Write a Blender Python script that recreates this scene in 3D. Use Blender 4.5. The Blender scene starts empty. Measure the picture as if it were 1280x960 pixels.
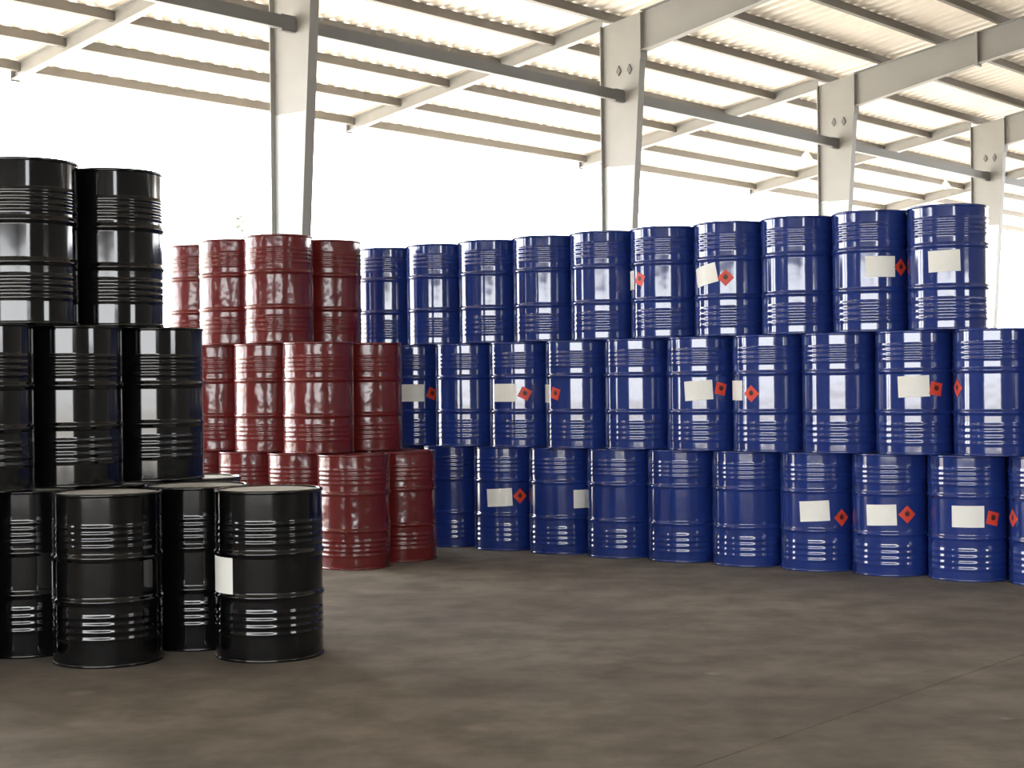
import bpy, bmesh, math, random
from mathutils import Vector, Matrix
random.seed(7)
scene = bpy.context.scene
col = scene.collection

# ------------------------------------------------------------------ camera
FPX = 2000.0                 # focal length in pixels of a 1280x960 frame
CAM_H = 1.44
ROLL = 0.011
PITCH = 2.0 / FPX
cam_d = bpy.data.cameras.new('camera')
cam_d.sensor_width = 36.0
cam_d.lens = FPX / 1280 * 36.0
cam_d.clip_end = 500
cam = bpy.data.objects.new('camera', cam_d)
col.objects.link(cam)
cam.matrix_world = (Matrix.Translation((0, 0, CAM_H)) @ Matrix.Rotation(math.pi / 2 - PITCH, 4, 'X')
                    @ Matrix.Rotation(-ROLL, 4, 'Z'))
scene.camera = cam

# ------------------------------------------------------------------ world, exposure
world = bpy.data.worlds.new('hazy_white_sky')
scene.world = world
world.use_nodes = True
bg = world.node_tree.nodes['Background']
bg.inputs['Color'].default_value = (0.96, 0.98, 1.0, 1)
bg.inputs['Strength'].default_value = 14.0
scene.view_settings.view_transform = 'Standard'
scene.view_settings.look = 'None'
scene.view_settings.gamma = 1.0
scene.view_settings.exposure = 0.0
scene.view_settings.use_curve_mapping = False

sun_d = bpy.data.lights.new('sun', 'SUN')
sun_d.energy = 15.0
sun_d.angle = math.radians(1.0)
sun_d.color = (1.0, 0.95, 0.86)
sun = bpy.data.objects.new('sun', sun_d)
col.objects.link(sun)
# high sun on the yard beyond the open side (azimuth of the outward normal, 60 degrees up)
sun.rotation_euler = Vector((-0.7645 * .5, 0.6448 * .5, 0.866)).to_track_quat('Z', 'Y').to_euler()

# ------------------------------------------------------------------ helpers
def ray(px, py):
    """direction through a pixel of the 1280x960 photograph"""
    d = Vector(((px - 640) / FPX, -(py - 480) / FPX, -1.0))
    return (cam.matrix_world.to_3x3() @ d).normalized()

CAM = Vector((0, 0, CAM_H))

def tag(o, label=None, cat=None, group=None, kind=None):
    if label: o['label'] = label
    if cat: o['category'] = cat
    if group: o['group'] = group
    if kind: o['kind'] = kind
    return o

def link(name, me, parent=None, mat=None):
    o = bpy.data.objects.new(name, me)
    col.objects.link(o)
    if parent: o.parent = parent
    if mat and me is not None and not me.materials: me.materials.append(mat)
    return o

def empty(name, loc=(0, 0, 0)):
    o = bpy.data.objects.new(name, None)
    o.empty_display_size = 0.2
    col.objects.link(o)
    o.location = loc
    return o

def mesh(name, verts, faces, smooth=False):
    me = bpy.data.meshes.new(name)
    me.from_pydata([tuple(v) for v in verts], [], faces)
    me.validate()
    bm = bmesh.new(); bm.from_mesh(me)
    bmesh.ops.recalc_face_normals(bm, faces=bm.faces)
    bm.to_mesh(me); bm.free()
    if smooth:
        for p in me.polygons: p.use_smooth = True
    return me

class MB:
    def __init__(s): s.v = []; s.f = []
    def prism(s, poly, off):
        """poly: list of world points, off: extrusion vector (centred)"""
        n = len(poly); b = len(s.v); off = Vector(off)
        s.v += [Vector(p) - off / 2 for p in poly] + [Vector(p) + off / 2 for p in poly]
        s.f.append(list(range(b, b + n))); s.f.append(list(range(b + 2 * n - 1, b + n - 1, -1)))
        for i in range(n):
            j = (i + 1) % n
            s.f.append([b + i, b + j, b + n + j, b + n + i])
        return s
    def lathe(s, prof, seg=24, centre=(0, 0, 0), caps=True):
        b = len(s.v); c = Vector(centre); n = len(prof)
        for r, z in prof:
            for k in range(seg):
                a = 2 * math.pi * k / seg
                s.v.append(c + Vector((r * math.cos(a), r * math.sin(a), z)))
        for i in range(n - 1):
            for k in range(seg):
                l = (k + 1) % seg
                s.f.append([b + i * seg + k, b + i * seg + l, b + (i + 1) * seg + l, b + (i + 1) * seg + k])
        if caps:
            s.f.append([b + k for k in range(seg)][::-1])
            if caps != 'bottom': s.f.append([b + (n - 1) * seg + k for k in range(seg)])
        return s
    def me(s, name, smooth=False): return mesh(name, s.v, s.f, smooth)
    def build(s, name, mat, parent=None, smooth=False): return link(name, s.me(name, smooth), parent, mat)

# ------------------------------------------------------------------ materials
def new_mat(name):
    m = bpy.data.materials.new(name); m.use_nodes = True
    nt = m.node_tree
    return m, nt, nt.nodes['Principled BSDF'], nt.nodes, nt.links

def paint(name, colour, rough=0.2, coat=0.6, bump=0.0, bump_scale=6.0, var=0.12, spec=0.5, metallic=0.0):
    m, nt, b, N, L = new_mat(name)
    tc = N.new('ShaderNodeTexCoord'); oi = N.new('ShaderNodeObjectInfo')
    mul = N.new('ShaderNodeVectorMath'); mul.operation = 'MULTIPLY_ADD'
    comb = N.new('ShaderNodeCombineXYZ')
    sc = N.new('ShaderNodeMath'); sc.operation = 'MULTIPLY'; sc.inputs[1].default_value = 53.0
    L.new(oi.outputs['Random'], sc.inputs[0])
    for i in range(3): L.new(sc.outputs[0], comb.inputs[i])
    mul.inputs[1].default_value = (1, 1, 1)
    L.new(tc.outputs['Object'], mul.inputs[0]); L.new(comb.outputs[0], mul.inputs[2])
    n1 = N.new('ShaderNodeTexNoise'); n1.inputs['Scale'].default_value = 3.5; n1.inputs['Detail'].default_value = 4
    L.new(mul.outputs[0], n1.inputs['Vector'])
    mix = N.new('ShaderNodeMix'); mix.data_type = 'RGBA'
    mix.inputs['A'].default_value = tuple(c * (1 - var) for c in colour) + (1,)
    mix.inputs['B'].default_value = tuple(min(1, c * (1 + var)) for c in colour) + (1,)
    L.new(n1.outputs['Fac'], mix.inputs['Factor'])
    L.new(mix.outputs['Result'], b.inputs['Base Color'])
    b.inputs['Roughness'].default_value = rough
    b.inputs['Metallic'].default_value = metallic
    b.inputs['Specular IOR Level'].default_value = spec
    b.inputs['Coat Weight'].default_value = coat
    b.inputs['Coat Roughness'].default_value = rough * 0.6
    if bump:
        n2 = N.new('ShaderNodeTexNoise'); n2.inputs['Scale'].default_value = bump_scale; n2.inputs['Detail'].default_value = 2
        L.new(mul.outputs[0], n2.inputs['Vector'])
        bp = N.new('ShaderNodeBump'); bp.inputs['Strength'].default_value = 1.0; bp.inputs['Distance'].default_value = bump
        L.new(n2.outputs['Fac'], bp.inputs['Height'])
        L.new(bp.outputs['Normal'], b.inputs['Normal']); L.new(bp.outputs['Normal'], b.inputs['Coat Normal'])
    return m

M = {}
M['blue'] = paint('blue_gloss_paint', (0.012, 0.030, 0.165), 0.11, 0.6, bump=0.0020, bump_scale=4)
M['red'] = paint('red_paint', (0.120, 0.010, 0.010), 0.2, 0.25, bump=0.012, bump_scale=6)
M['black'] = paint('black_gloss_paint', (0.003, 0.0032, 0.0036), 0.10, 0.25, bump=0.0010, bump_scale=4, spec=0.4)
M['blue_lid'] = paint('blue_lid_paint', (0.012, 0.030, 0.165), 0.4, 0.2)
M['red_lid'] = paint('red_lid_paint', (0.145, 0.012, 0.012), 0.4, 0.2)
M['black_lid'] = paint('pale_grey_lid_paint', (0.62, 0.63, 0.62), 0.65, 0.0, spec=0.25)  # even pale grey for the lids of the black drums
M['paper'] = paint('white_paper_label', (0.76, 0.75, 0.70), 0.6, 0.0, var=0.05)
M['hazard'] = paint('red_hazard_sticker', (0.62, 0.05, 0.025), 0.5, 0.0, var=0.05)
M['ink'] = paint('black_ink', (0.05, 0.008, 0.006), 0.5, 0.0)
M['bung'] = paint('dull_bung_metal', (0.10, 0.10, 0.10), 0.35, 0.0, metallic=0.6)
M['steel'] = paint('light_grey_steel_paint', (0.255, 0.25, 0.235), 0.5, 0.0, var=0.08)
M['steel_glare'] = paint('glare_tinted_steel_paint', (0.44, 0.48, 0.48), 0.5, 0.0, var=0.05)  # lower web: bright glare painted into the steel colour
M['purlin'] = paint('purlin_grey_paint', (0.19, 0.175, 0.155), 0.55, 0.0, var=0.08)
M['strut'] = paint('strut_grey_paint', (0.17, 0.17, 0.165), 0.55, 0.0, var=0.08)
M['bolt'] = paint('dark_bolt_metal', (0.12, 0.115, 0.11), 0.5, 0.0, metallic=0.3)
M['sheet'] = paint('cream_roof_sheet', (0.84, 0.775, 0.68), 0.45, 0.0, var=0.06)
M['wall'] = paint('grey_block_wall', (0.15, 0.14, 0.125), 0.8, 0.0, var=0.1)
M['lamp'] = paint('white_enamel', (0.8, 0.8, 0.78), 0.3, 0.3)
M['leaf'] = paint('pale_green_leaf', (0.03, 0.075, 0.022), 0.5, 0.0)
M['bark'] = paint('bark', (0.12, 0.10, 0.08), 0.8, 0.0)

def concrete():
    m, nt, b, N, L = new_mat('worn_concrete')
    tc = N.new('ShaderNodeTexCoord')
    big = N.new('ShaderNodeTexNoise'); big.inputs['Scale'].default_value = 0.55; big.inputs['Detail'].default_value = 5
    mid = N.new('ShaderNodeTexNoise'); mid.inputs['Scale'].default_value = 2.6; mid.inputs['Detail'].default_value = 7; mid.inputs['Roughness'].default_value = 0.65
    fine = N.new('ShaderNodeTexNoise'); fine.inputs['Scale'].default_value = 60; fine.inputs['Detail'].default_value = 3
    for n in (big, mid, fine): L.new(tc.outputs['Object'], n.inputs['Vector'])
    r1 = N.new('ShaderNodeValToRGB')
    r1.color_ramp.elements[0].position = 0.30; r1.color_ramp.elements[0].color = (0.160, 0.142, 0.122, 1)
    r1.color_ramp.elements[1].position = 0.70; r1.color_ramp.elements[1].color = (0.275, 0.248, 0.210, 1)
    L.new(big.outputs['Fac'], r1.inputs['Fac'])
    r2 = N.new('ShaderNodeValToRGB')
    r2.color_ramp.elements[0].position = 0.36; r2.color_ramp.elements[0].color = (0.62, 0.60, 0.58, 1)
    r2.color_ramp.elements[1].position = 0.62; r2.color_ramp.elements[1].color = (1, 1, 1, 1)
    L.new(mid.outputs['Fac'], r2.inputs['Fac'])
    mx = N.new('ShaderNodeMix'); mx.data_type = 'RGBA'; mx.blend_type = 'MULTIPLY'; mx.inputs['Factor'].default_value = 1
    L.new(r1.outputs['Color'], mx.inputs['A']); L.new(r2.outputs['Color'], mx.inputs['B'])
    # a few dark oil spots and a pale scuff, each where it lies on the slab
    cur = mx.outputs['Result']
    for (px, py, rad, c) in ((762, 847, .05, (.05, .045, .04)), (1010, 857, .045, (.06, .05, .04)),
                             (1268, 901, .05, (.06, .045, .035)), (1258, 898, .022, (.45, .42, .38)),
                             (890, 842, .03, (.42, .40, .36)), (735, 817, .06, (.11, .095, .08)),
                             (100, 866, .05, (.36, .34, .31)), (98, 905, .05, (.36, .34, .31)), (595, 910, .06, (.34, .30, .27))):
        d = ray(px, py); t = -CAM_H / d.z; p = CAM + d * t
        vs = N.new('ShaderNodeVectorMath'); vs.operation = 'DISTANCE'; vs.inputs[1].default_value = p
        wob = N.new('ShaderNodeMix'); wob.data_type = 'VECTOR'; wob.inputs['Factor'].default_value = 0.03
        L.new(tc.outputs['Object'], wob.inputs['A']); L.new(fine.outputs['Color'], wob.inputs['B'])
        L.new(tc.outputs['Object'], vs.inputs[0])
        mr = N.new('ShaderNodeMapRange'); mr.inputs['From Min'].default_value = rad * 1.6; mr.inputs['From Max'].default_value = rad * 0.4
        mr.inputs['To Min'].default_value = 0; mr.inputs['To Max'].default_value = 0.7
        L.new(vs.outputs['Value'], mr.inputs['Value'])
        m2 = N.new('ShaderNodeMath'); m2.operation = 'MULTIPLY'
        L.new(mr.outputs['Result'], m2.inputs[0]); L.new(mid.outputs['Fac'], m2.inputs[1])
        mm = N.new('ShaderNodeMix'); mm.data_type = 'RGBA'; mm.inputs['B'].default_value = c + (1,)
        L.new(m2.outputs[0], mm.inputs['Factor']); L.new(cur, mm.inputs['A']); cur = mm.outputs['Result']
    L.new(cur, b.inputs['Base Color'])
    b.inputs['Roughness'].default_value = 0.75
    b.inputs['Specular IOR Level'].default_value = 0.3
    bp = N.new('ShaderNodeBump'); bp.inputs['Distance'].default_value = 0.004; bp.inputs['Strength'].default_value = 0.6
    L.new(mid.outputs['Fac'], bp.inputs['Height']); L.new(bp.outputs['Normal'], b.inputs['Normal'])
    return m
M['floor'] = concrete()
M['ground'] = paint('pale_dusty_yard', (0.52, 0.48, 0.42), 0.9, 0.0, var=0.1)
M['joint'] = paint('dark_joint_filler', (0.05, 0.045, 0.04), 0.9, 0.0)

# ------------------------------------------------------------------ the hall: frame coordinates
# a = metres along the open column row, w = metres outward from it, z = height
BAY = 6.0
TH = math.atan2(1687, 2000)
EA = Vector((math.sin(TH), math.cos(TH), 0))
EW = Vector((-math.cos(TH), math.sin(TH), 0))
Z0 = BAY * math.cos(TH) / 0.265
C0 = Vector((-266.4 / 2000 * Z0, Z0, 0))
def F(a, w, z=0.0): return C0 + EA * a + EW * w + Vector((0, 0, z))
A0, A1 = -24.0, 38.0
W_EAVE, W_RIDGE, W_BACK = 5.3, -10.5, -21.0
SLOPE = 0.166
def steel_top(w):
    return 6.40 - SLOPE * w if w >= W_RIDGE else 6.40 - SLOPE * W_RIDGE + SLOPE * (w - W_RIDGE)

# floor: two slabs parted by the joint that runs across the photograph
floor = MB().prism([F(A0 - 1, 1.2, -0.06), F(A1 + 1, 1.2, -0.06), F(A1 + 1, W_BACK - .3, -0.06), F(A0 - 1, W_BACK - .3, -0.06)], (0, 0, 0.06)).build('floor', M['joint'])
tag(floor, 'worn brown grey concrete floor of the drum store', 'floor', kind='structure')
def gp(px, py):
    d = ray(px, py); return CAM + d * (-CAM_H / d.z)
j0, j1 = gp(870, 958), gp(1215, 840)
jd = (j1 - j0).normalized(); jn = Vector((-jd.y, jd.x, 0))
def clip(poly, p, n, off):
    out = []
    for i in range(len(poly)):
        a, b = poly[i], poly[(i + 1) % len(poly)]
        da, db = (a - p).dot(n) - off, (b - p).dot(n) - off
        if da >= 0: out.append(a)
        if da * db < 0: out.append(a + (b - a) * (da / (da - db)))
    return out
rect = [F(A0 - 1, 1.2), F(A1 + 1, 1.2), F(A1 + 1, W_BACK - .3), F(A0 - 1, W_BACK - .3)]
for sgn in (1, -1):
    pl = clip(rect, j0, jn * sgn, 0.004)
    MB().prism([p + Vector((0, 0, -0.015)) for p in pl], (0, 0, 0.03)).build('slab', M['floor'], floor)
ground = MB().prism([Vector((-90, -90, -0.12)), Vector((90, -90, -0.12)), Vector((90, 110, -0.12)), Vector((-90, 110, -0.12))], (0, 0, 0.05)).build('ground', M['ground'])
tag(ground, 'pale dusty yard outside the open shed', 'ground', kind='structure')

# roof sheets with ribs that run down the slope
def sheet(name, w0, w1):
    prof = []; a = A0 - .5; p = 0.25
    while a < A1 + .5:
        prof += [(a, 0), (a + .10, 0), (a + .135, .035), (a + .215, .035)]
        a += p
    v, f = [], []
    for a, h in prof:
        for w in (w0, w1): v.append(F(a, w, steel_top(w) + 0.128 + h))
    for i in range(len(prof) - 1):
        f.append([2 * i, 2 * i + 1, 2 * i + 3, 2 * i + 2])
    return mesh(name, v, f)
ceiling = link('ceiling', sheet('ceiling', W_EAVE + .25, W_RIDGE), None, M['sheet'])
tag(ceiling, 'cream ribbed metal roof sheeting over grey purlins', 'roof', kind='structure')
link('roof_slope', sheet('roof_slope', W_RIDGE, W_BACK - .3), ceiling, M['sheet'])
def purlin(w):
    zt = steel_top(w); h = .12; b = .06; t = .01
    up = 1 if w >= W_RIDGE else -1
    pts = [(0, 0), (b, 0), (b, .025), (b - t, .025), (b - t, t), (t, t), (t, h - t), (b, h - t), (b, h), (0, h)]
    mid = (A0 + A1) / 2
    MB().prism([F(mid, w + x - .03, zt + .002 + z - SLOPE * (x - .03) * up) for x, z in pts], EA * (A1 - A0)).build('purlin', M['purlin'], ceiling)
k = 0
while W_EAVE - 1.01 * k > W_BACK:
    purlin(W_EAVE - .05 - 1.01 * k); k += 1

# steel frames of the open side
WO = 0.33
def wi(z): return WO - (0.26 + 0.40 * z / 5.95)
def steel_frame(t, label):
    a = t * BAY
    root = empty('steel_column', F(a, 0)); tag(root, label, 'column', 'steel columns of the open side')
    def P(w, z): return EW * w + Vector((0, 0, z))
    ft, fw = .014, .13
    zs, zt = 4.39, None
    # column: lower section with glare painted in, upper grey section, flanges
    c = MB().prism([P(WO, zs), P(wi(zs), zs), P(wi(5.95), 5.95), P(-.34, steel_top(-.34) - .01), P(WO, steel_top(WO) - .01)], EA * .012).build('shaft', M['steel'], root)
    MB().prism([P(WO, 0.02), P(wi(0), 0.02), P(wi(zs), zs - .004), P(WO, zs - .004)], EA * .012).build('lower_web', M['steel_glare'], c)
    MB().prism([P(WO, .02), P(WO + ft, .02), P(WO + ft, steel_top(WO) - .02), P(WO, steel_top(WO) - .02)], EA * fw).build('flange', M['steel'], c)
    MB().prism([P(wi(0) - ft, .02), P(wi(0), .02), P(wi(5.95), 5.95), P(wi(5.95) - ft, 5.95)], EA * fw).build('flange', M['steel'], c)
    MB().prism([P(WO + .05, 0.01), P(wi(0) - .06, .01), P(wi(0) - .06, .03), P(WO + .05, .03)], EA * .3).build('base_plate', M['steel'], c)
    for dw in (-.12, .06):
        MB().prism([P(dw - .04, 5.68), P(dw, 5.62), P(dw + .04, 5.68), P(dw, 5.76)], EA * .05).build('bolt', M['bolt'], c)
    # rafter: haunch piece, splice plates, inner piece up to the ridge and down to the far wall
    ws = -2.45
    d0, d1, d2 = .54, .48, .42
    r = MB()
    r.prism([P(-.345, steel_top(-.345) - .015), P(-.345, steel_top(-.345) - d0), P(ws, steel_top(ws) - d1), P(ws, steel_top(ws) - .015)], EA * .012)
    r.prism([P(ws - .01, steel_top(ws) - .015), P(ws - .01, steel_top(ws) - d1), P(W_RIDGE, steel_top(W_RIDGE) - d2), P(W_RIDGE, steel_top(W_RIDGE) - .015)], EA * .012)
    rf = r.build('rafter', M['steel'], root)
    wb = W_BACK + .25
    MB().prism([P(W_RIDGE, steel_top(W_RIDGE) - .015), P(W_RIDGE, steel_top(W_RIDGE) - d2), P(wb, steel_top(wb) - d0), P(wb, steel_top(wb) - .015)], EA * .012).build('rafter', M['steel'], root)
    for (wa, wb2, o0, o1) in ((-.345, ws, d0, d1), (ws - .01, W_RIDGE, d1, d2)):
        MB().prism([P(wa, steel_top(wa) - o0), P(wa, steel_top(wa) - o0 - ft), P(wb2, steel_top(wb2) - o1 - ft), P(wb2, steel_top(wb2) - o1)], EA * fw).build('flange', M['steel'], rf)
        MB().prism([P(wa, steel_top(wa)), P(wa, steel_top(wa) - ft), P(wb2, steel_top(wb2) - ft), P(wb2, steel_top(wb2))], EA * fw).build('flange', M['steel'], rf)
    MB().prism([P(ws - .025, steel_top(ws) + 0), P(ws - .025, steel_top(ws) - d1 - .05), P(ws + .02, steel_top(ws) - d1 - .05), P(ws + .02, steel_top(ws) + 0)], EA * .16).build('splice_plate', M['steel'], rf)
    MB().prism([P(-.355, steel_top(-.3) - .02), P(-.355, steel_top(-.3) - d0 - .12), P(-.33, steel_top(-.3) - d0 - .12), P(-.33, steel_top(-.3) - .02)], EA * .16).build('end_plate', M['steel'], rf)
    # canopy arm: I beam that runs out and down to the eave
    arm = empty('canopy_arm'); arm.parent = root
    we = W_EAVE + .05
    def q(wa, wb3, oa, ob, th, nm):
        MB().prism([P(wa, steel_top(wa) - oa), P(wb3, steel_top(wb3) - oa), P(wb3, steel_top(wb3) - ob), P(wa, steel_top(wa) - ob)], EA * th).build(nm, M['steel'], arm)
    q(WO + ft, we, -.118, -.106, .12, 'flange'); q(WO + ft, we, -.106, .07, .010, 'web'); q(WO + ft, we, .07, .082, .12, 'flange')
    MB().prism([P(we, steel_top(we) + .11), P(we + .012, steel_top(we) + .11), P(we + .012, steel_top(we) - .1), P(we, steel_top(we) - .1)], EA * .14).build('end_plate', M['steel'], arm)
    return root
order = {0: 'grey tapered steel column and rafter rising behind the red drums', 1: 'grey tapered steel column and rafter rising behind the middle of the blue drum wall',
         2: 'grey steel column and rafter showing two bolts, second along behind the blue drum wall', 3: 'grey steel column and rafter behind the blue top row end drum',
         -1: 'grey steel column and rafter beyond the black drum stack', 4: 'grey steel column and rafter beyond the end of the blue top row', 5: 'farthest grey steel column and rafter of the open side'}
for t in range(-1, 5): steel_frame(t, order[t])

# strut beams that tie column to column
names = {-1: 'dark grey strut beam ending at the column behind the red drums', 0: 'dark grey strut beam between the red drum column and the next column',
         1: 'dark grey strut beam from the middle blue wall column to the next', 2: 'dark grey strut beam tying the last two columns above the blue drums',
         3: 'dark grey strut beam beyond the blue top row end', 4: 'farthest dark grey strut beam of the open side'}
for t in range(-1, 4):
    a = (t + .5) * BAY
    s = empty('strut_beam', F(a, 0, 5.33)); tag(s, names[t], 'beam', 'strut beams along the column row')
    ln = BAY - .03
    def P(w, z): return EW * w + Vector((0, 0, z))
    pts = [(-.04, -.07), (.04, -.07), (.04, -.06), (-.03, -.06), (-.03, .06), (.04, .06), (.04, .07), (-.04, .07)]
    MB().prism([P(x, z) for x, z in pts], EA * ln).build('channel', M['strut'], s)
    for sg in (-1, 1):
        MB().prism([P(-.03, -.09) + EA * sg * (ln / 2 - .1), P(.03, -.09) + EA * sg * (ln / 2 - .1), P(.03, .085) + EA * sg * (ln / 2 - .1), P(-.03, .085) + EA * sg * (ln / 2 - .1)], EA * .2).build('end_cleat', M['strut'], s)

# walls that close the hall behind the camera, with the doorways the drums mirror
def wall(name, quads, th, label):
    mb = MB()
    for q in quads: mb.prism(q, th)
    o = mb.build(name, M['wall']); tag(o, label, 'wall', kind='structure'); return o
def eq(w0, w1, z0, z1, a=A0 - .3): return [F(a, w0, z0), F(a, w1, z0), F(a, w1, z1), F(a, w0, z1)]
D0, DH = -6.0, 3.9
wall('wall_back', [eq(0.4, D0, 0, 6.3), eq(D0, W_BACK - .3, DH, 6.5),
                   [F(A0 - .3, 0.4, 6.3), F(A0 - .3, W_RIDGE, 6.5), F(A0 - .3, W_RIDGE, 8.1)],
                   [F(A0 - .3, W_RIDGE, 6.5), F(A0 - .3, W_BACK - .3, 6.5), F(A0 - .3, W_RIDGE, 8.1)]], EA * .2, 'grey block end wall with wide doorway')
def bq(a0, a1, z0, z1, w=W_BACK - .15): return [F(a0, w, z0), F(a1, w, z0), F(a1, w, z1), F(a0, w, z1)]
wall('wall_right', [bq(A0 - .4, -16.0, DH, 6.3), bq(-16.0, -13.5, 5.6, 6.3), bq(-16.0, -13.5, 0, 2.7), bq(-13.5, -5.0, 0, 6.3), bq(-5.0, -2.0, 0, 1.9), bq(-5.0, -2.0, 3.1, 6.3), bq(-2.0, A1, 0, 6.3)],
     EW * .2, 'grey block side wall with tall doorway and window opening')
wall('wall_light_blocker', [bq(A0 - .2, -8.0, 0, 4.2, 0.5)], EW * .2, 'added unseen grey wall that blocks sky reflections on the drums')  # added out of view to keep a sky strip off the drum sides

# ------------------------------------------------------------------ drums
H, RB = 0.89, 0.2835          # height, body radius; hoops reach 0.2925
HOOP = 0.2925
def drum_profile(h1, h2, up, lo, n=4, amp=.0032):
    """h1,h2 hoop heights; up/lo = (z0,z1) of the corrugated bands"""
    pts = [(RB - .004, .004), (RB, .012)]
    
    def band(z0, z1):
        st = (z1 - z0) / n
        for i in range(n):
            for s, r in ((0, 0), (.2, .35), (.35, .8), (.5, 1), (.65, .8), (.8, .35)):
                pts.append((RB + amp * r, z0 + st * (i + s)))
        pts.append((RB, z1))
    def hoop(z):
        for dz, r in ((-.022, 0), (-.015, .25), (-.009, .75), (-.004, .97), (0, 1), (.004, .97), (.009, .75), (.015, .25), (.022, 0)):
            pts.append((RB + (HOOP - RB) * r, z + dz))
    items = sorted([('b',) + lo, ('b',) + up, ('h', h1, 0), ('h', h2, 0)], key=lambda q: q[1])
    for it in items:
        lo_z = it[1] if it[0] == 'b' else it[1] - .022
        hi_z = it[2] if it[0] == 'b' else it[1] + .022
        pts.append((RB, pts[-1][1] + .004)); pts.append((RB, lo_z - .004))
        if it[0] == 'b': band(it[1], it[2])
        else: hoop(it[1])
    pts.append((RB, pts[-1][1] + .004)); pts.append((RB, H - .016))
    pts += [(RB, H - .012), (RB - .004, H - .004)]
    return pts
BUILD = {
    'blue': dict(h1=.305, h2=.600, up=(.665, .805), lo=(.065, .235)),
    'red': dict(h1=.300, h2=.588, up=(.650, .790), lo=(.090, .235)),
    'black': dict(h1=.335, h2=.560, up=(.600, .735), lo=(.125, .275)),
}
SEG = 56
def rim_profile(z, up):
    s = 1 if up else -1
    c = [(RB - .012, -.010), (RB + .001, -.010), (RB + .0045, -.006), (RB + .0055, 0), (RB + .0045, .006), (RB + .001, .0085), (RB - .006, .0085), (RB - .011, .006), (RB - .012, -.002)]
    return [(r, z + s * d) for r, d in c]
MESH = {}
for kd, b in BUILD.items():
    MESH[kd, 'body'] = MB().lathe(drum_profile(**b), SEG, caps='bottom').me('body', True)
    MESH[kd, 'rim_t'] = MB().lathe(rim_profile(H - .0085, True), SEG, caps=False).me('rim', True)
    MESH[kd, 'rim_b'] = MB().lathe(rim_profile(.0085, False), SEG, caps=False).me('rim', True)
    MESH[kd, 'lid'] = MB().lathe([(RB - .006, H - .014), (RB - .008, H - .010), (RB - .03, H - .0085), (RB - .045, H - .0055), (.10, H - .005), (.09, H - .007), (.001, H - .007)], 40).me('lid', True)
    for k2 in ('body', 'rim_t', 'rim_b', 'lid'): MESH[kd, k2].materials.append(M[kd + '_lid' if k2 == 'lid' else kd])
def bung_mesh(r):
    me = MB().lathe([(r, 0), (r, .006), (r * .92, .009), (r * .6, .009), (r * .55, .006), (.002, .006)], 16).me('bung', True)
    me.materials.append(M['bung']); return me
BUNG = (bung_mesh(.034), bung_mesh(.018))

def on_cyl(s, z, ang, lift):
    """s metres round the drum from angle ang"""
    r = RB + lift; a = ang + s / RB
    return Vector((r * math.cos(a), r * math.sin(a), z))
def patch(name, parent, mat, ang, zc, wdt, hgt, tilt, lift, n=10, m=4):
    v, f = [], []
    ct, st = math.cos(tilt), math.sin(tilt)
    for i in range(n + 1):
        for j in range(m + 1):
            x = (i / n - .5) * wdt; y = (j / m - .5) * hgt
            v.append(on_cyl(x * ct - y * st, zc + x * st + y * ct, ang, lift))
    for i in range(n):
        for j in range(m):
            q = i * (m + 1) + j
            f.append([q, q + m + 1, q + m + 2, q + 1])
    me = bpy.data.meshes.new(name); me.from_pydata([tuple(p) for p in v], [], f)
    for p in me.polygons: p.use_smooth = True
    return link(name, me, parent, mat)
FLAME = [(0, -.5), (.26, -.42), (.38, -.18), (.34, .06), (.20, .26), (.16, .10), (.08, .34), (-.06, .55), (-.05, .28), (-.20, .10), (-.26, .24), (-.36, .0), (-.36, -.24), (-.22, -.44)]
def flame(parent, ang, zc, size, tilt, lift):
    ct, st = math.cos(tilt), math.sin(tilt)
    v = []
    for x, y in [(0, -.1)] + FLAME:
        x *= size; y *= size
        v.append(on_cyl(x * ct - y * st, zc + x * st + y * ct, ang, lift))
    n = len(FLAME)
    f = [[0, 1 + i, 1 + (i + 1) % n] for i in range(n)]
    me = bpy.data.meshes.new('flame_symbol'); me.from_pydata([tuple(p) for p in v], [], f)
    link('flame_symbol', me, parent, M['ink'])

def drum(kd, x, y, z, label, group, category='drum'):
    root = empty('steel_drum', (x, y, z)); tag(root, label, category, group)
    link('body', MESH[kd, 'body'], root)
    link('rim', MESH[kd, 'rim_t'], root); link('rim', MESH[kd, 'rim_b'], root)
    lid = link('lid', MESH[kd, 'lid'], root)
    a = random.uniform(0, 6.28)
    for me, off in ((BUNG[0], 0), (BUNG[1], math.pi)):
        b = link('bung', me, lid); b.location = (.215 * math.cos(a + off), .215 * math.sin(a + off), H - .0145)
    return root
def hit(root, px, py):
    """where the sight line of a pixel meets the drum: (angle, height)"""
    d = ray(px, py); o = CAM - root.location
    A = d.x ** 2 + d.y ** 2; B = o.x * d.x + o.y * d.y; C = o.x ** 2 + o.y ** 2 - RB ** 2
    disc = max(0.0, B * B - A * C)
    t = (-B - math.sqrt(disc)) / A
    p = o + d * t
    return math.atan2(p.y, p.x), p.z
def paper(root, side, px, py, wdt=.225, hgt=.152, tilt=0.0):
    """side 'c': pixel is the middle, 'l' / 'r': pixel is the middle of the left / right edge"""
    a, z = hit(root, px, py)
    a += {'c': 0, 'l': wdt / 2 / RB, 'r': -wdt / 2 / RB}[side]
    patch('label', root, M['paper'], a, z, wdt, hgt, tilt, .0012)['label'] = 'blank white paper label'
def hazard(root, px, py, tilt=0.0, size=.093):
    a, z = hit(root, px, py)
    h = patch('hazard_label', root, M['hazard'], a, z, size, size, math.pi / 4 + tilt, .0014, 6, 6)
    h['label'] = 'red diamond sticker with dark flame'
    flame(h, a, z + .010, size * .55, tilt, .0026)

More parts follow.
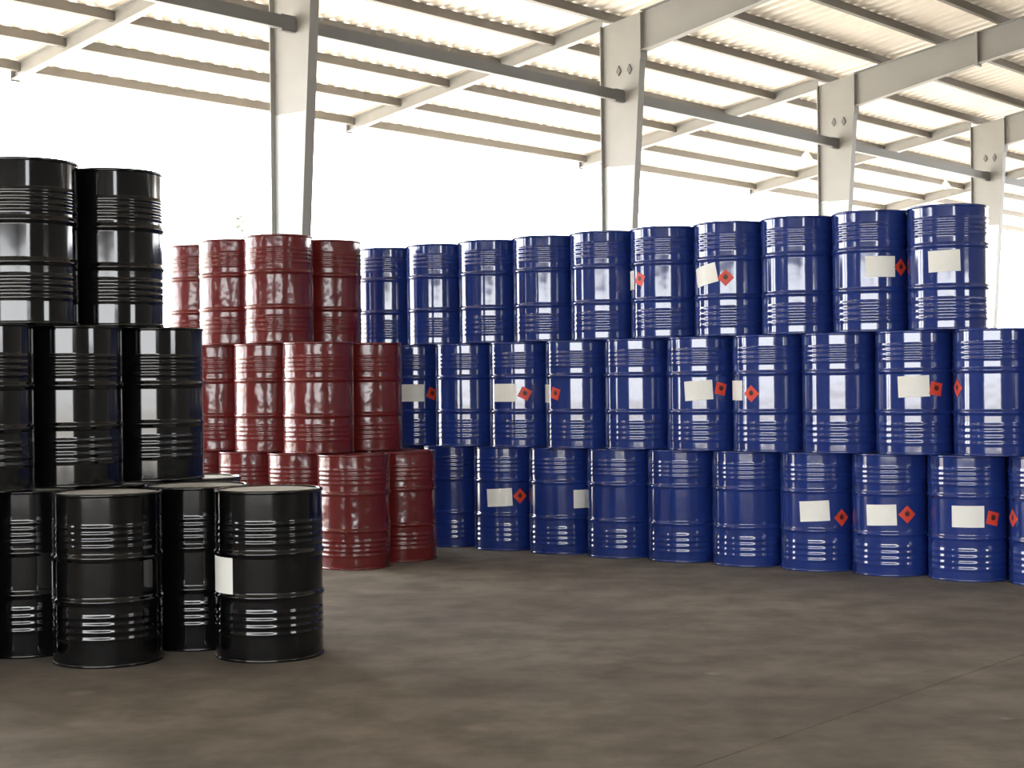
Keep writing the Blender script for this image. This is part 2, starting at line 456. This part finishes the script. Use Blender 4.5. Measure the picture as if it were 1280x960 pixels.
# ---- blue wall: three tiers, each a straight row that comes towards the camera
BX, BY, BTH, BS = -.058, 13.958, -.630, .590
bd = (math.cos(BTH), math.sin(BTH)); bn = (-bd[1], bd[0])
ORD = ['first', 'second', 'third', 'fourth', 'fifth', 'sixth', 'seventh', 'eighth', 'ninth', 'tenth', 'eleventh', 'twelfth', 'thirteenth', 'fourteenth']
def blue(tier, i, off, back, label):
    t = (i + off) * BS
    jx, jy = random.uniform(-.002, .002), random.uniform(-.004, .004)
    return drum('blue', BX + t * bd[0] + back * bn[0] + jx, BY + t * bd[1] + back * bn[1] + jy, tier * H,
                label, 'blue steel drums in the long stacked wall')
rows = {0: ('bottom', 0.0, 0.0, -4, 10, -1), 1: ('middle', -.62, -.065, -3, 9, -1), 2: ('top', -1.22, -.02, -2, 8, -1)}
extra = {(0, 0): 'with white label and red diamond', (0, 1): 'with white label near its edge', (0, 5): 'with white label and red diamond', (0, 6): 'with white label and red diamond',
         (0, 7): 'with white label and tilted red diamond', (0, 8): 'with a red diamond',
         (1, -1): 'with white label and red diamond', (1, 1): 'with white label and red diamond', (1, 2): 'narrow white label, red diamond', (1, 4): 'with white label and red diamond',
         (1, 5): 'with white label and red diamond', (1, 7): 'with white label and red diamond', (1, 8): 'with red diamond on its edge',
         (2, 4): 'with white label edge and red diamond', (2, 5): 'with tilted white label and red diamond', (2, 7): 'with white label and red diamond', (2, 8): 'white label at the row end'}
BL = {}
for tier, (nm, off, back, i0, i1, first) in rows.items():
    for i in range(i0, i1 + 1):
        n = i - first
        ex = extra.get((tier, i), 'without stickers')
        if n >= 0: lab = '%s-row glossy blue drum, %s from the red drums, %s' % (nm, ORD[n], ex)
        else: lab = '%s-row glossy blue drum hidden behind the red drums, %s of them' % (nm, ['', 'first', 'second', 'third'][-n])
        BL[tier, i] = blue(tier, i, off, back, lab)
for tier, (nm, off, back, i0, i1, first) in rows.items():
    for n, i in enumerate(range(i0, i1)):          # unseen second line, added to stop light leaking between the front drums
        blue(tier, i + .5, off, back + .515, '%s-row blue drum in the added second line blocking light leaks, %s behind the front drums' % (nm, ORD[n]))
paper(BL[0, 0], 'c', 624, 622, tilt=.05); hazard(BL[0, 0], 650, 620)
paper(BL[0, 1], 'l', 717, 624)
paper(BL[0, 5], 'c', 1018, 639, tilt=.05); hazard(BL[0, 5], 1052, 647)
paper(BL[0, 6], 'c', 1101, 644, tilt=.03); hazard(BL[0, 6], 1134, 643)
paper(BL[0, 7], 'c', 1210, 646); hazard(BL[0, 7], 1241, 648, tilt=.55)
hazard(BL[0, 8], 1266, 648)
paper(BL[1, -1], 'r', 530, 491); hazard(BL[1, -1], 540, 492, tilt=.4)
paper(BL[1, 1], 'c', 630, 491); hazard(BL[1, 1], 656, 492, tilt=.3)
paper(BL[1, 2], 'r', 687, 492); hazard(BL[1, 2], 694, 492, tilt=.5)
paper(BL[1, 4], 'c', 873, 488, tilt=.06); hazard(BL[1, 4], 901, 486, tilt=.55)
paper(BL[1, 5], 'r', 928, 488); hazard(BL[1, 5], 939, 492)
paper(BL[1, 7], 'c', 1142, 483, tilt=.04); hazard(BL[1, 7], 1170, 486, tilt=.6)
hazard(BL[1, 8], 1196.5, 485)
paper(BL[2, 4], 'r', 793, 350); hazard(BL[2, 4], 799.5, 349, tilt=.35)
paper(BL[2, 5], 'c', 881, 344, tilt=.2); hazard(BL[2, 5], 907, 347)
paper(BL[2, 7], 'c', 1101, 333); hazard(BL[2, 7], 1126, 334)
paper(BL[2, 8], 'c', 1180, 326, tilt=.03)

# ---- red stack
red = [
    (0, -1.26, 12.65, 'red steel drum at the corner of the bottom row, standing out in front'),
    (0, -.92, 13.17, 'red steel drum in the bottom row next to the blue drums'),
    (0, -1.71, 13.05, 'red steel drum in the bottom row, second behind the corner'),
    (0, -2.18, 13.42, 'red steel drum in the bottom row, third behind the corner'),
    (0, -2.66, 13.78, 'red steel drum in the bottom row beside the black drum stack'),
    (0, -1.32, 13.63, 'red steel drum in the bottom row, hidden behind the corner drum'),
    (0, -1.78, 14.03, 'red steel drum in the bottom row, hidden in the middle of the stack'),
    (0, -3.12, 14.16, 'red steel drum in the bottom row, hidden behind the black stack'),
    (1, -1.57, 12.97, 'red steel drum in the middle row with broad streaky highlight'),
    (1, -1.21, 13.45, 'red steel drum in the middle row next to the blue drums'),
    (1, -2.03, 13.36, 'red steel drum in the middle row, third from the blue drums'),
    (1, -2.51, 13.75, 'red steel drum in the middle row beside the black drum stack'),
    (1, -1.66, 14.02, 'red steel drum in the middle row, hidden in the stack'),
    (1, -2.99, 14.14, 'red steel drum in the middle row, hidden behind the black stack'),
    (2, -1.93, 13.30, 'red steel drum in the top row in front of the grey column'),
    (2, -1.585, 13.86, 'red steel drum in the top row next to the blue drums'),
    (2, -2.38, 13.70, 'red steel drum in the top row, third from the blue drums'),
    (2, -2.755, 14.20, 'red steel drum in the top row beside the black drum stack'),
]
for tier, x, y, lab in red:
    drum('red', x, y, tier * H, lab, 'red steel drums in the stack')

# ---- black stack and the loose black drums in front of it
k = 1.02
S2b = Vector((-2.08, 9.30)) * k; dv = Vector((-.61, -.79)).normalized() * .592
black = [(1, S2b, 'black steel drum in the middle row of the stack, next to the red drums'),
         (1, S2b + dv, 'black steel drum in the middle row of the stack, second from the red drums'),
         (1, S2b + dv * 2, 'black steel drum in the middle row of the stack, third from the red drums'),
         (2, S2b + dv * .5, 'black steel drum in the top row of the stack, next to the red drums'),
         (2, S2b + dv * 1.5, 'black steel drum in the top row of the stack, second from the red drums'),
         (0, S2b - dv * .5, 'black steel drum under the stack, hidden behind the loose drums'),
         (0, S2b + dv * .5, 'black steel drum at the bottom of the stack, behind the labelled drum pair'),
         (0, S2b + dv * 1.5, 'black steel drum at the bottom of the stack, beside a loose drum'),
         (0, S2b + dv * 2.5, 'black steel drum at the bottom of the stack, farthest from the red drums')]
for tier, p, lab in black:
    drum('black', p.x, p.y, tier * H, lab, 'black steel drums in the stack')
b1 = drum('black', -2.145, 8.45, 0, 'black steel drum with narrow white label edge, loose in front of the stack', 'loose black drums on the floor')
b2 = drum('black', -1.31, 8.56, 0, 'black steel drum with large white label, loose on the floor', 'loose black drums on the floor')
b4 = drum('black', -1.772, 8.95, 0, 'black steel drum between the two labelled black drums', 'loose black drums on the floor')
paper(b2, 'r', 291, 722, .24, .225); paper(b1, 'r', 66, 727, .24, .205)

# ------------------------------------------------------------------ pendant lamps under the canopy
def lamp(px, py, w, lab):
    d = ray(px, py); n = EW
    t = ((F(0, w) - CAM).dot(n)) / d.dot(n); p = CAM + d * t
    root = empty('pendant_lamp', p); tag(root, lab, 'lamp', 'pendant lamps under the roof')
    top = steel_top(w) + .12 - p.z
    MB().lathe([(.012, .10), (.012, top)], 8).build('stem', M['lamp'], root)
    MB().lathe([(.13, -.06), (.132, -.05), (.07, .05), (.035, .09), (.03, .12)], 20, caps=False).build('shade', M['lamp'], root, True)
    MB().lathe([(.02, .06), (.04, 0), (.045, -.03), (.03, -.07), (.004, -.085)], 12).build('bulb', M['lamp'], root, True)
lamp(1008, 196, 2.8, 'small white pendant lamp before the grey column with two bolts')
lamp(1182, 232, 2.8, 'small white pendant lamp above the last blue top row drum')

# ------------------------------------------------------------------ sapling in the yard, its tip showing over the red drums
def sapling(px, py, w, lab):
    d = ray(px, py); t = ((F(0, w) - CAM).dot(EW)) / d.dot(EW); tip = CAM + d * t
    base = Vector((tip.x + .15, tip.y, -.09))
    root = empty('sapling', base); tag(root, lab, 'tree')
    hgt = tip.z - base.z
    mb = MB(); n = 8; seg = 8; rings = []
    for i in range(n + 1):
        f = i / n; c = Vector((-.15 * f * f + .04 * math.sin(5 * f), .03 * math.sin(4 * f), hgt * f)); rad = .035 * (1 - f) + .005
        rings.append(c)
        for k in range(seg):
            a = 2 * math.pi * k / seg
            mb.v.append(c + Vector((rad * math.cos(a), rad * math.sin(a), 0)))
    for i in range(n):
        for k in range(seg):
            l = (k + 1) % seg
            mb.f.append([i * seg + k, i * seg + l, (i + 1) * seg + l, (i + 1) * seg + k])
    mb.build('trunk', M['bark'], root, True)
    lm = bpy.data.meshes.new('leaf')
    lm.from_pydata([(0, 0, 0), (.05, .035, .012), (.11, .03, .01), (.17, 0, -.01), (.11, -.03, .01), (.05, -.035, .012), (.08, 0, 0)], [],
                   [(0, 1, 6), (1, 2, 6), (2, 3, 6), (3, 4, 6), (4, 5, 6), (5, 0, 6)])
    lm.materials.append(M['leaf'])
    rnd = random.Random(3)
    for i in range(26):
        f = 1 - .30 * rnd.random() ** 1.4 if i > 5 else 1 - .01 * i
        j = min(n - 1, int(f * n)); c = rings[j].lerp(rings[j + 1], f * n - j)
        o = link('leaf', lm, root); o.location = c
        o.rotation_euler = (rnd.uniform(-.6, .6), rnd.uniform(-.7, .4), rnd.uniform(0, 6.28))
sapling(303, 262, 8.0, 'thin pale green sapling outside, its leafy tip above the red drums')
